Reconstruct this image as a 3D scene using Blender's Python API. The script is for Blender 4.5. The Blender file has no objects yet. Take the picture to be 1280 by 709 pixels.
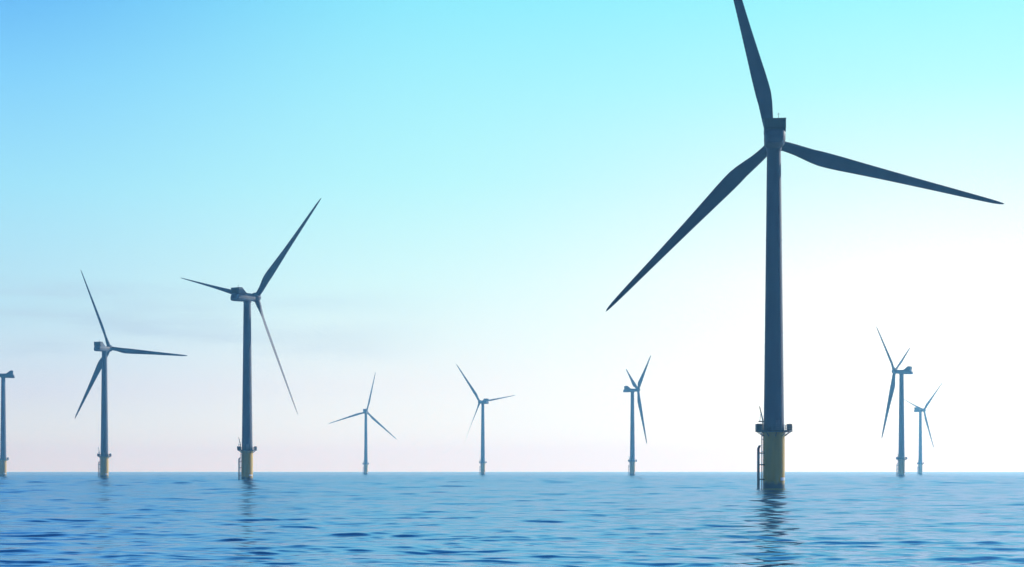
import bpy, bmesh, math
import numpy as np
from mathutils import Vector, Matrix

R = math.radians
scn = bpy.context.scene
col = scn.collection

# ------------------------------------------------------------------ camera
CAM_H = 3.9
cd = bpy.data.cameras.new('camera')
cam = bpy.data.objects.new('camera', cd)
col.objects.link(cam)
cam.location = (0, 0, CAM_H)
cam.rotation_euler = (R(90), 0, 0)
cd.sensor_width = 36
cd.lens = 36 * 2030 / 1280
cd.shift_y = 234.6 / 1280
cd.clip_start = 0.5
cd.clip_end = 60000
scn.camera = cam

# ------------------------------------------------------------------ sun and sky
SUN_AZ, SUN_EL = R(54), R(26)
sun_vec = Vector((math.sin(SUN_AZ) * math.cos(SUN_EL), math.cos(SUN_AZ) * math.cos(SUN_EL), math.sin(SUN_EL)))
sd = bpy.data.lights.new('sun', 'SUN')
sd.energy = 4.4
sd.angle = R(0.5)
sd.color = (1.0, 0.995, 0.93)
sun = bpy.data.objects.new('sun', sd)
col.objects.link(sun)
sun.rotation_euler = (-sun_vec).to_track_quat('-Z', 'Y').to_euler()

scn.view_settings.view_transform = 'Standard'
scn.view_settings.look = 'None'
scn.view_settings.exposure = 0.0
scn.view_settings.gamma = 1.0
scn.view_settings.use_curve_mapping = False
scn.render.engine = 'CYCLES'
cy = scn.cycles
cy.use_denoising = True
cy.max_bounces = 6
cy.diffuse_bounces = 2
cy.glossy_bounces = 3
cy.volume_bounces = 2
cy.transparent_max_bounces = 4


class NT:
    """small helper for wiring node trees"""
    def __init__(self, tree):
        self.t = tree
        self.t.nodes.clear()

    def n(self, kind, **kw):
        nd = self.t.nodes.new(kind)
        for k, v in kw.items():
            setattr(nd, k, v)
        return nd

    def put(self, sock, v):
        if isinstance(v, bpy.types.NodeSocket):
            self.t.links.new(v, sock)
        else:
            sock.default_value = v

    def math(self, op, a, b=0.0, c=0.0, clamp=False):
        nd = self.n('ShaderNodeMath', operation=op, use_clamp=clamp)
        self.put(nd.inputs[0], a)
        self.put(nd.inputs[1], b)
        self.put(nd.inputs[2], c)
        return nd.outputs[0]

    def smooth(self, v, lo, hi, a=0.0, b=1.0):
        nd = self.n('ShaderNodeMapRange', interpolation_type='SMOOTHSTEP')
        self.put(nd.inputs['Value'], v)
        nd.inputs['From Min'].default_value = lo
        nd.inputs['From Max'].default_value = hi
        nd.inputs['To Min'].default_value = a
        nd.inputs['To Max'].default_value = b
        return nd.outputs['Result']

    def mix(self, f, a, b, blend='MIX'):
        nd = self.n('ShaderNodeMix', data_type='RGBA', blend_type=blend)
        self.put(nd.inputs[0], f)
        self.put(nd.inputs[6], a)
        self.put(nd.inputs[7], b)
        return nd.outputs[2]

    def ramp(self, f, stops):
        nd = self.n('ShaderNodeValToRGB')
        self.put(nd.inputs[0], f)
        el = nd.color_ramp.elements
        while len(el) < len(stops):
            el.new(0.5)
        for e, (p, c) in zip(el, stops):
            e.position = p
            e.color = (*c, 1)
        return nd.outputs[0]


def lin(r, g, b):
    f = lambda c: c / 12.92 if c <= 0.04045 else ((c + 0.055) / 1.055) ** 2.4
    return tuple(f(x / 255) for x in (r, g, b))


world = bpy.data.worlds.new('World')
scn.world = world
world.use_nodes = True
w = NT(world.node_tree)
d = w.n('ShaderNodeTexCoord').outputs['Generated']
sep = w.n('ShaderNodeSeparateXYZ')
w.put(sep.inputs[0], d)
dx, dy, dz = sep.outputs
elev = w.math('MULTIPLY', w.math('ARCSINE', dz), 180 / math.pi)           # degrees
azim = w.math('MULTIPLY', w.math('ARCTAN2', dx, dy), 180 / math.pi)       # degrees right of north
ef = w.math('DIVIDE', elev, 60.0, clamp=True)
# sky away from the sun / towards the sun, by elevation (0..60 degrees)
away = w.ramp(ef, [(0.0, (0.89, 1.07, 0.92)), (0.045, lin(214, 228, 244)), (0.09, lin(188, 230, 248)), (0.16, lin(158, 228, 254)),
                   (0.22, lin(128, 208, 255)), (0.27, lin(96, 180, 248)), (0.35, lin(40, 104, 168)), (0.5, lin(22, 68, 122)), (1.0, lin(12, 48, 96))])
mid = w.ramp(ef, [(0.0, (1.05, 1.24, 1.08)), (0.05, lin(246, 255, 255)), (0.11, lin(216, 255, 255)), (0.17, lin(184, 250, 255)),
                  (0.27, lin(142, 236, 255)), (0.37, lin(48, 124, 184)), (0.52, lin(26, 82, 140)), (1.0, lin(14, 56, 110))])
near = w.ramp(ef, [(0.0, (1.25, 1.44, 1.28)), (0.11, (1.1, 1.1, 1.1)), (0.165, lin(228, 255, 255)), (0.22, lin(186, 253, 255)),
                   (0.28, lin(150, 246, 255)), (0.40, lin(70, 160, 210)), (0.55, lin(32, 98, 160)), (1.0, lin(22, 78, 135))])
front = w.mix(w.smooth(azim, -20, -1), away, mid)
front = w.mix(w.smooth(azim, -5, 16), front, near)
# thin veil of grey cloud low over the sea, away from the sun
mp = w.n('ShaderNodeMapping')
w.put(mp.inputs[0], d)
mp.inputs['Scale'].default_value = (3.0, 3.0, 26.0)
nz = w.n('ShaderNodeTexNoise')
w.put(nz.inputs['Vector'], mp.outputs[0])
nz.inputs['Scale'].default_value = 1.6
nz.inputs['Detail'].default_value = 5
veil = w.math('MULTIPLY', w.smooth(nz.outputs[0], 0.42, 0.72), w.smooth(azim, 0, -16))
veil = w.math('MULTIPLY', veil, w.math('MULTIPLY', w.smooth(elev, 2.0, 4.2), w.smooth(elev, 7.5, 5.0)))
front = w.mix(w.math('MULTIPLY', veil, 0.8), front, (*lin(178, 202, 226), 1))
# glow round the sun
dot = w.n('ShaderNodeVectorMath', operation='DOT_PRODUCT')
w.put(dot.inputs[0], d)
dot.inputs[1].default_value = sun_vec
glow = w.math('POWER', w.math('MAXIMUM', dot.outputs['Value'], 0.0), 26.0)
front = w.mix(w.math('MULTIPLY', glow, 1.0, clamp=True), front, (2.2, 2.15, 2.0, 1))
# the rest of the sky
sky = w.n('ShaderNodeTexSky', sky_type='NISHITA', sun_disc=False)
sky.sun_elevation = SUN_EL
sky.sun_rotation = SUN_AZ
sky.dust_density = 0.6
sky.ozone_density = 3.0
back = w.mix(1.0, sky.outputs[0], (0.05 * 0.12, 0.05 * 0.42, 0.05 * 1.5, 1), 'MULTIPLY')
ff = w.smooth(w.math('ABSOLUTE', azim), 100, 45)
ff = w.math('MULTIPLY', ff, w.smooth(elev, 75, 30))
skycol = w.mix(ff, back, front)
bg = w.n('ShaderNodeBackground')
w.put(bg.inputs[0], skycol)
bg.inputs[1].default_value = 1.0
w.put(w.n('ShaderNodeOutputWorld').inputs[0], bg.outputs[0])


# ------------------------------------------------------------------ materials
def material(name, base, rough=0.5, var=0.12, scale=0.6, streak=None, metallic=0.0):
    """painted metal with uneven weathering"""
    m = bpy.data.materials.new(name)
    m.use_nodes = True
    t = NT(m.node_tree)
    tc = t.n('ShaderNodeTexCoord').outputs['Object']
    mp = t.n('ShaderNodeMapping')
    t.put(mp.inputs[0], tc)
    mp.inputs['Scale'].default_value = (1, 1, 0.18)
    nz = t.n('ShaderNodeTexNoise')
    t.put(nz.inputs['Vector'], mp.outputs[0])
    nz.inputs['Scale'].default_value = scale
    nz.inputs['Detail'].default_value = 6
    c = t.mix(t.smooth(nz.outputs[0], 0.3, 0.75), (*base, 1), (*[x * (1 - var * 2) for x in base], 1))
    if streak:
        s = t.n('ShaderNodeSeparateXYZ')
        t.put(s.inputs[0], tc)
        edge = t.math('ADD', s.outputs[2], t.math('MULTIPLY', nz.outputs[0], 1.6))
        c = t.mix(t.smooth(edge, 2.6, 1.5), c, (*streak, 1))
    p = t.n('ShaderNodeBsdfPrincipled')
    t.put(p.inputs['Base Color'], c)
    p.inputs['Roughness'].default_value = rough
    p.inputs['Metallic'].default_value = metallic
    t.put(t.n('ShaderNodeOutputMaterial').inputs[0], p.outputs[0])
    return m


M = {
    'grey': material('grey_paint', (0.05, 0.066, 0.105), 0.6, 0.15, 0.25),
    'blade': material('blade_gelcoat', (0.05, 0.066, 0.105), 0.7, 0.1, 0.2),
    'yellow': material('yellow_paint', (0.58, 0.36, 0.006), 0.5, 0.10, 0.7, streak=(0.05, 0.055, 0.03)),
    'dark': material('dark_steel', (0.03, 0.036, 0.048), 0.55, 0.2, 1.5),
    'steel': material('galvanised_steel', (0.16, 0.17, 0.18), 0.5, 0.15, 1.5),
    'white': material('white_plate', (0.8, 0.8, 0.78), 0.5, 0.05, 1.0),
}


# ------------------------------------------------------------------ mesh helpers
class MB:
    def __init__(self):
        self.v, self.f, self.s = [], [], []

    def loft(self, rings, cap=True, smooth=True):
        b = len(self.v)
        n = len(rings[0])
        for r in rings:
            self.v += [tuple(p) for p in r]
        for i in range(len(rings) - 1):
            for j in range(n):
                k = (j + 1) % n
                self.f.append((b + i * n + j, b + i * n + k, b + (i + 1) * n + k, b + (i + 1) * n + j))
                self.s.append(smooth)
        if cap:
            self.f.append(tuple(b + j for j in range(n - 1, -1, -1)))
            self.f.append(tuple(b + (len(rings) - 1) * n + j for j in range(n)))
            self.s += [False, False]

    def tube(self, p0, p1, r0, r1=None, n=10, cap=True):
        r1 = r0 if r1 is None else r1
        p0, p1 = Vector(p0), Vector(p1)
        ax = (p1 - p0).normalized()
        u = ax.orthogonal().normalized()
        v = ax.cross(u)
        self.loft([[p + (u * math.cos(2 * math.pi * k / n) + v * math.sin(2 * math.pi * k / n)) * r for k in range(n)]
                   for p, r in ((p0, r0), (p1, r1))], cap)

    def lathe(self, prof, n=40, cap=True):
        """profile of (radius, z) about the z axis"""
        self.loft([[(r * math.cos(2 * math.pi * k / n), r * math.sin(2 * math.pi * k / n), z) for k in range(n)] for r, z in prof], cap)

    def box(self, c, s, rz=0.0):
        c = Vector(c)
        m = Matrix.Rotation(rz, 3, 'Z')
        q = [c + m @ Vector((x * s[0] / 2, y * s[1] / 2, z * s[2] / 2)) for z in (-1, 1) for x, y in ((-1, -1), (1, -1), (1, 1), (-1, 1))]
        self.loft([q[:4], q[4:]], smooth=False)

    def build(self, name, mat, parent=None, bevel=0.0):
        me = bpy.data.meshes.new(name)
        me.from_pydata(self.v, [], self.f)
        me.polygons.foreach_set('use_smooth', self.s)
        bm = bmesh.new()
        bm.from_mesh(me)
        bmesh.ops.recalc_face_normals(bm, faces=bm.faces)
        for e in bm.edges:
            if len(e.link_faces) == 2 and e.calc_face_angle(0) > R(38):
                e.smooth = False
        bm.to_mesh(me)
        bm.free()
        me.materials.append(mat)
        o = bpy.data.objects.new(name, me)
        col.objects.link(o)
        if parent:
            o.parent = parent
        if bevel:
            b = o.modifiers.new('bevel', 'BEVEL')
            b.width = bevel
            b.segments = 3
            b.limit_method = 'ANGLE'
            b.harden_normals = False
        return o


# ------------------------------------------------------------------ the sea
def build_sea():
    rng = np.random.default_rng(11)
    # rows outwards from the boat, columns closest together in the direction looked at
    rr = [0.0, 6.0, 14.0, 24.0]
    r = 32.0
    while r < 1500:
        rr.append(r)
        r += max(0.15, r * 0.0022)
    while r < 10000:
        rr.append(r)
        r *= 1.02
    rr.append(10400.0)
    rr = np.array(rr)
    fine = np.linspace(-27, 27, 1180)
    coarse = np.linspace(27, 333, 70)[1:-1]
    aa = np.radians(np.concatenate([fine, coarse]))
    nr, na = len(rr), len(aa)
    AA, RR = np.meshgrid(aa, rr)
    X, Y = RR * np.sin(AA), RR * np.cos(AA)
    dr = np.gradient(rr)
    da = np.gradient(np.concatenate([fine, coarse]))
    da[-1] = da[0]
    side = np.clip((0.3 - np.abs(da)) / 0.2, 0, 1)              # 0 where the columns are far apart
    step = np.maximum(dr[:, None], RR * np.radians(0.046))
    Z = np.zeros_like(X)
    lost = np.zeros_like(X)
    lam = np.geomspace(0.5, 40, 120)
    tot = 0.0
    for i, l in enumerate(lam):
        k = 2 * math.pi / l
        th = rng.normal(0, 0.38 if l < 5 else 0.36)
        slope = 0.0146 * (1.0 if l < 3.0 else (3.0 / l) ** 0.62)
        slope *= rng.uniform(0.6, 1.4)
        keep = np.clip((l / step - 2.4) / 2.4, 0, 1)
        a = slope / k
        ph = k * (X * math.sin(th) + Y * math.cos(th)) + rng.uniform(0, 6.283)
        if l > 6:
            a = a * (1 + 1.3 * np.clip((Y - 170) / 350, 0, 1))     # the swell is higher further out
        # slow swell of wave groups so that streaks come and go
        l2 = l * rng.uniform(6, 11)
        th2 = rng.uniform(-1.2, 1.2)
        g = 1 + 0.75 * np.sin(2 * math.pi / l2 * (X * math.cos(th2) + Y * math.sin(th2)) + rng.uniform(0, 6.283))
        Z += keep * a * g * np.sin(ph)
        lost += (1 - keep ** 2) * slope ** 2 / 2 * 1.28
    Z *= side[None, :]
    lost = np.where(side[None, :] < 0.5, 0.02, lost)
    Z[:4] = 0
    co = np.stack([X, Y, Z], -1).reshape(-1, 3)
    i0 = (np.arange(nr - 1)[:, None] * na + np.arange(na)[None, :]).ravel()
    i1 = (np.arange(nr - 1)[:, None] * na + np.roll(np.arange(na), -1)[None, :]).ravel()
    faces = np.stack([i0, i0 + na, i1 + na, i1], -1).astype(np.int32)
    me = bpy.data.meshes.new('sea')
    me.vertices.add(len(co))
    me.vertices.foreach_set('co', co.ravel())
    nf = len(faces)
    me.loops.add(nf * 4)
    me.loops.foreach_set('vertex_index', faces.ravel())
    me.polygons.add(nf)
    me.polygons.foreach_set('loop_start', np.arange(nf, dtype=np.int32) * 4)
    me.polygons.foreach_set('use_smooth', np.ones(nf, bool))
    at = me.attributes.new('ripple', 'FLOAT', 'POINT')           # slope of the ripples too small for the mesh
    at.data.foreach_set('value', np.sqrt(lost).astype(np.float32).ravel())
    me.update(calc_edges=True)
    me.validate()
    o = bpy.data.objects.new('sea', me)
    col.objects.link(o)
    o['kind'] = 'structure'
    m = bpy.data.materials.new('sea_water')
    m.use_nodes = True
    t = NT(m.node_tree)
    body = t.n('ShaderNodeBsdfDiffuse')
    gl = t.n('ShaderNodeBsdfGlossy')
    gl.inputs['Color'].default_value = (0.41, 0.57, 0.77, 1)
    att = t.n('ShaderNodeAttribute', attribute_name='ripple')
    rough = t.math('SQRT', t.math('ADD', t.math('MULTIPLY', att.outputs['Fac'], 0.25), 0.0006))
    t.put(gl.inputs['Roughness'], t.math('MINIMUM', rough, 0.42))
    tc = t.n('ShaderNodeTexCoord').outputs['Object']
    nz = t.n('ShaderNodeTexNoise')
    t.put(nz.inputs['Vector'], tc)
    nz.inputs['Scale'].default_value = 0.012
    nz.inputs['Detail'].default_value = 4
    t.put(body.inputs['Color'], t.mix(nz.outputs[0], (0.003, 0.018, 0.060, 1), (0.004, 0.024, 0.075, 1)))
    # fine wind ripples
    mp = t.n('ShaderNodeMapping')
    t.put(mp.inputs[0], tc)
    mp.inputs['Scale'].default_value = (0.55, 1, 1)
    n2 = t.n('ShaderNodeTexNoise')
    t.put(n2.inputs['Vector'], mp.outputs[0])
    n2.inputs['Scale'].default_value = 2.2
    n2.inputs['Detail'].default_value = 3
    bp = t.n('ShaderNodeBump')
    bp.inputs['Strength'].default_value = 0.15
    bp.inputs['Distance'].default_value = 0.06
    t.put(bp.inputs['Height'], n2.outputs[0])
    fr = t.n('ShaderNodeFresnel')
    fr.inputs['IOR'].default_value = 1.333
    for nd in (body, gl, fr):
        t.put(nd.inputs['Normal'], bp.outputs[0])
    # ripples keep even the far water from being a full mirror
    fac = t.math('MINIMUM', t.math('POWER', fr.outputs[0], 2.6), 0.90)
    mx = t.n('ShaderNodeMixShader')
    t.put(mx.inputs[0], fac)
    t.put(mx.inputs[1], body.outputs[0])
    t.put(mx.inputs[2], gl.outputs[0])
    t.put(t.n('ShaderNodeOutputMaterial').inputs[0], mx.outputs[0])
    me.materials.append(m)


build_sea()

# ------------------------------------------------------------------ the hazy air
hz = MB()
hz.box((0, 0, 68.5), (21200, 21200, 142.0))
hm = bpy.data.materials.new('haze_air')
hm.use_nodes = True
t = NT(hm.node_tree)
pv = t.n('ShaderNodeVolumePrincipled')
pv.inputs['Color'].default_value = (0.23, 0.64, 1.0, 1)          # blue scatters most
pv.inputs['Absorption Color'].default_value = (1, 1, 1, 1)        # nothing is absorbed
pv.inputs['Density'].default_value = 0.00025
pv.inputs['Anisotropy'].default_value = 0.4
t.put(t.n('ShaderNodeOutputMaterial').inputs['Volume'], pv.outputs[0])
ho = hz.build('haze', hm)
ho['kind'] = 'stuff'

# ------------------------------------------------------------------ wind turbine
HUB_Z, HUB_Y, BLADE, TILT = 80.6, 5.4, 55.0, R(5)
DECK_Z = 13.3


def superellipse(a, b, n, e):
    out = []
    for k in range(n):
        th = 2 * math.pi * (k + 0.5) / n
        c, s = math.cos(th), math.sin(th)
        out.append((a * math.copysign(abs(c) ** (2 / e), c), b * math.copysign(abs(s) ** (2 / e), s)))
    return out


def blade_mb():
    """root at the origin, tip along +X, trailing edge towards -Z, wind side +Y"""
    rad = [1.1, 1.8, 2.6, 4.0, 5.5, 7.5, 9.5, 11.5, 13.5, 16, 19, 23, 27, 31, 35, 39, 43, 47, 50, 52.4, 53.8, 54.6, 55.0]
    cr = [(1.1, 2.3), (2.6, 2.3), (5, 2.7), (8, 3.45), (11.5, 4.0), (14.5, 3.95), (20, 3.35), (28, 2.6), (38, 1.9), (47, 1.35), (52, 0.98), (54, .62), (54.7, .34), (55, .08)]
    rnd = [(1.1, 1.0), (2.8, 1.0), (5.5, .72), (9, .46), (12, .34), (18, .26), (28, .21), (55, .16)]
    tw = [(1.1, 14), (9, 14), (16, 9), (28, 4), (42, 1), (55, -1)]
    it = lambda tab, x: float(np.interp(x, [q[0] for q in tab], [q[1] for q in tab]))
    m = MB()
    rings = []
    N = 28
    for x in rad:
        c, th = it(cr, x) * (1 - .08 * min(1, max(0, (x - 3) / 4))), it(rnd, x)
        tws = R(it(tw, x))
        blend = min(1.0, max(0.0, (x - 2.6) / 8.0))
        blend = blend * blend * (3 - 2 * blend)
        le = 0.5 * (1 - blend) + 0.31 * blend           # share of the chord in front of the pitch axis
        ring = []
        for k in range(N):
            a = 2 * math.pi * k / N
            s = 0.5 - 0.5 * math.cos(a)                 # 0 leading edge .. 1 trailing edge
            circ = 0.5 * math.sin(a)
            foil = (1.25 * math.sqrt(max(s, 0)) * (1 - s) ** 1.05 + 0.012 * s) * (0.55 if math.sin(a) > 0 else -0.45)
            y = ((1 - blend) * circ + blend * foil) * th * c
            z = (le - s) * c
            yy = y * math.cos(tws) + z * math.sin(tws)
            zz = z * math.cos(tws) - y * math.sin(tws)
            ring.append((x, yy, zz))
        rings.append(ring)
    m.loft(rings)
    return m


def make_turbine():
    root = bpy.data.objects.new('wind_turbine', None)
    col.objects.link(root)
    root.empty_display_size = 5

    # foundation standing in the water
    m = MB()
    m.lathe([(2.5, -1.5), (2.5, 12.4), (2.62, 12.4), (2.62, 12.95), (2.36, 13.0)])
    pile = m.build('foundation_pile', M['yellow'], root)
    m = MB()
    b0, b1 = R(-62), R(-18)
    rings = []
    for k in range(9):
        a = b0 + (b1 - b0) * k / 8
        rings.append([(q * math.cos(a), q * math.sin(a), z) for q, z in ((2.52, 1.75), (2.56, 1.75), (2.56, 2.45), (2.52, 2.45))])
    m.loft(rings)
    m.build('marking_plate', M['white'], pile)

    # service deck with railing
    m = MB()
    n = 40
    prof = [(2.45, DECK_Z - .4), (4.25, DECK_Z - .3), (4.25, DECK_Z + .06), (2.45, DECK_Z + .06)]
    rings = [[(q * math.cos(2 * math.pi * k / n), q * math.sin(2 * math.pi * k / n), z) for k in range(n)] for q, z in prof + prof[:1]]
    m.loft(rings, cap=False, smooth=False)
    for k in range(10):
        a = 2 * math.pi * (k + .5) / 10
        c, s = math.cos(a), math.sin(a)
        m.tube((2.5 * c, 2.5 * s, DECK_Z - 1.3), (4.0 * c, 4.0 * s, DECK_Z - .2), .09, n=6)
    deck = m.build('service_platform', M['dark'], root)
    m = MB()
    n = 36
    for h in (.42, .82, 1.22):
        for k in range(n):
            a, b = 2 * math.pi * k / n, 2 * math.pi * (k + 1) / n
            m.tube((4.18 * math.cos(a), 4.18 * math.sin(a), DECK_Z + h), (4.18 * math.cos(b), 4.18 * math.sin(b), DECK_Z + h), .04, n=6, cap=False)
    for k in range(n):
        a = 2 * math.pi * k / n
        m.tube((4.18 * math.cos(a), 4.18 * math.sin(a), DECK_Z), (4.18 * math.cos(a), 4.18 * math.sin(a), DECK_Z + 1.24), .04, n=6)
    m.build('railing', M['dark'], deck)
    m = MB()
    m.box((-3.6, -.4, DECK_Z + .82), (1.15, 2.8, 1.5))
    m.build('equipment_cabinet', M['dark'], deck, .05)
    m = MB()
    m.box((3.62, .2, DECK_Z + .82), (1.05, 1.5, 1.5))
    m.build('equipment_cabinet', M['dark'], deck, .05)

    # davit crane
    m = MB()
    m.tube((-2.75, -1.2, DECK_Z), (-2.75, -1.2, DECK_Z + 2.5), .17, .14)
    m.tube((-2.75, -1.2, DECK_Z + 2.4), (-3.55, -1.4, DECK_Z + 5.6), .17, .10)
    m.tube((-2.55, -1.2, DECK_Z + 2.1), (-3.75, -1.3, DECK_Z + 2.1), .14)
    m.tube((-3.5, -1.35, DECK_Z + 2.12), (-3.2, -1.3, DECK_Z + 4.2), .05)
    m.build('davit_crane', M['dark'], root)

    # boat landing: two fender tubes on stubs with the ladder between them
    m = MB()
    for y in (-1.0, 1.0):
        m.tube((-3.6, y, -1.2), (-3.6, y, 9.2), .16)
        m.tube((-3.6, y, 9.15), (-3.25, y * .9, 9.9), .16, .14)
        for z in (2.0, 5.4, 8.1):
            m.tube((-3.6, y, z), (-2.2, y * .8, z), .13)
    land = m.build('boat_landing', M['dark'], root)
    m = MB()
    for y in (-.28, .28):
        m.tube((-2.8, y, -.6), (-2.8, y, DECK_Z), .075, n=8)
    for k in range(40):
        m.tube((-2.8, -.28, .2 + k * .32), (-2.8, .28, .2 + k * .32), .03, n=6)
    for z in (5.4, 8.4, 11.2):
        m.tube((-2.8, -.28, z + .1), (-2.4, -.28, z + .1), .06, n=6)
        m.tube((-2.8, .28, z + .1), (-2.4, .28, z + .1), .06, n=6)
    m.build('ladder', M['dark'], land)

    # tower with its bolted joints
    m = MB()
    rz = lambda z: 2.38 + (1.60 - 2.38) * ((z - 13) / 65.6) ** 0.95
    m.lathe([(rz(z), z) for z in np.linspace(13.0, 78.6, 26)], n=56)
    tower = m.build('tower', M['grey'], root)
    for z, h in ((13.12, .12), (36.0, .09), (57.5, .09)):
        m = MB()
        m.lathe([(rz(z) + .035, z - h), (rz(z) + .035, z + h)], n=56)
        m.build('flange', M['grey'], tower)
    m = MB()
    m.box((.5, -2.36, DECK_Z + 1.3), (.95, .1, 2.3))
    m.build('door', M['steel'], tower, .03)

    # nacelle
    m = MB()
    st = [(-8.8, 1.25, .55, -1.0), (-8.45, 1.75, 1.0, -.62), (-7.8, 2.2, 1.55, -.15), (-6.9, 2.38, 1.85, .08), (-4.5, 2.42, 1.92, .12), (-2.6, 2.38, 1.82, .02), (-1.2, 2.2, 1.66, -.1),
          (.6, 2.05, 1.58, -.14), (2.2, 1.9, 1.5, -.08), (3.3, 1.75, 1.45, 0), (3.7, 1.55, 1.35, 0)]
    rings = [[(x, y, HUB_Z - .15 + cz + z) for x, z in superellipse(hw, hh, 36, 3.6)] for y, hw, hh, cz in st]
    m.loft(rings)
    m.tube((0, 0, 78.2), (0, 0, 79.2), 1.72, 1.85, n=40)
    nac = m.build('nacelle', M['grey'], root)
    # cooler on the nacelle's back
    m = MB()
    z0, z1 = HUB_Z + 1.5, HUB_Z + 3.9
    side = [(-7.0, z0), (-7.0, z1), (-5.1, z1), (-2.3, z0 - .1), (-2.3, z0 - .5), (-7.0, z0 - .5)]
    m.loft([[(x, y, z) for y, z in side] for x in (-2.42, 2.42)], smooth=False)
    m.build('cooler', M['grey'], nac)
    m = MB()
    m.box((0, -7.06, (z0 + z1) / 2 + .1), (4.9, .12, z1 - z0 - .1))
    for k in range(8):
        x = -2.3 + 4.6 * k / 7
        m.box((x, -7.23, (z0 + z1) / 2 + .1), (.2, .22, z1 - z0 - .16))
    m.box((0, -6.2, z1 + .06), (5.0, 2.2, .14))
    m.build('radiator', M['dark'], nac)
    m = MB()
    m.tube((.8, -6.0, z1), (.8, -6.0, z1 + 1.5), .05, n=8)
    m.tube((.45, -6.0, z1 + 1.2), (1.15, -6.0, z1 + 1.2), .035, n=6)
    m.build('weather_mast', M['dark'], nac)

    # hub with rounded nose, axis along +Y from the hub centre
    m = MB()
    prof = [(1.4, -1.75), (1.8, -1.6), (2.05, -.9), (2.12, 0), (2.0, .8), (1.65, 1.5), (1.1, 2.0), (.5, 2.25), (.02, 2.3)]
    m.loft([[(q * math.cos(2 * math.pi * k / 36), y, q * math.sin(2 * math.pi * k / 36)) for k in range(36)] for q, y in prof])
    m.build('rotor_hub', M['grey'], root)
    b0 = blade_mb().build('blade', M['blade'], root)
    for k in range(2):
        c = b0.copy()
        col.objects.link(c)
        c.parent = root
    return root


def kids(o):
    return [c for c in bpy.data.objects if c.parent == o]


def copy_tree(o, parent=None):
    c = o.copy()
    col.objects.link(c)
    if parent:
        c.parent = parent
    for ch in kids(o):
        copy_tree(ch, c)
    return c


def pose(root, x, y, yaw, phase, pitch, cone, size):
    """yaw: degrees the rotor axis is turned right of straight away; phase: degrees of the first blade"""
    root.location = (x, y, 0)
    rz = Matrix.Rotation(-R(yaw), 4, 'Z')
    hub = rz @ Matrix.Translation((0, 0, HUB_Z)) @ Matrix.Rotation(TILT, 4, 'X') @ Matrix.Translation((0, HUB_Y, 0))
    i = 0
    for c in kids(root):
        if c.name.startswith('nacelle'):
            c.matrix_basis = rz @ Matrix.Translation((0, 0, HUB_Z)) @ Matrix.Rotation(R(2.6), 4, 'X') @ Matrix.Translation((0, 0, -HUB_Z))
        elif c.name.startswith('rotor_hub'):
            c.matrix_basis = hub
        elif c.name.startswith('blade'):
            c.matrix_basis = hub @ Matrix.Rotation(-R(phase + 120 * i), 4, 'Y') @ Matrix.Rotation(math.atan(cone / BLADE), 4, 'Z') @ Matrix.Rotation(R(pitch), 4, 'X') @ Matrix.Scale(size, 4, (1, 0, 0))
            i += 1


turbines = [
    (60.8, 377.0, 7.0, 104.4, -2, 2.4, 1.012, 'nearest, largest dark blue wind turbine, its upper blade cut off by the top edge'),
    (-116.8, 716.3, 36.3, 46.9, -106, 5.4, 1.008, 'second largest dark wind turbine, thin blade pointing left behind its nacelle, yellowish base'),
    (-254.7, 1014.9, 22.2, 113.6, -20, 4.1, 1.0, 'mid sized blue wind turbine with one blade pointing straight to the right'),
    (-406.6, 1298.0, -105.0, 30.0, 0, 3.4, 1.0, 'wind turbine cut off by the left edge, only tower and nacelle showing'),
    (-189.5, 2105.7, 4.6, 77.0, -35, 3.1, .97, 'small pale wind turbine seen face on, the one just right of the second largest'),
    (-32.4, 1803.6, -38.7, 9.6, -58, 2.8, .96, 'small pale wind turbine with one blade to the right and two to the left'),
    (113.8, 1534.9, 78.8, 34.6, -88, 3.4, .95, 'pale wind turbine seen side on, just left of the largest turbine'),
    (300.0, 1250.7, -60.0, 23.8, -114, 4.2, .965, 'blue grey wind turbine with nacelle tail to the right, right of the largest turbine'),
    (515.0, 2048.0, 68.2, 41.5, -88, 4.0, .9, 'faintest wind turbine, behind the blue grey one near the right edge'),
]
proto = make_turbine()
for i, (x, y, yaw, ph, pitch, cone, size, label) in enumerate(turbines):
    o = proto if i == 0 else copy_tree(proto)
    pose(o, x, y, yaw, ph, pitch, cone, size)
    o['label'] = label
    o['category'] = 'wind turbine'
    o['group'] = 'wind turbines standing in the sea'
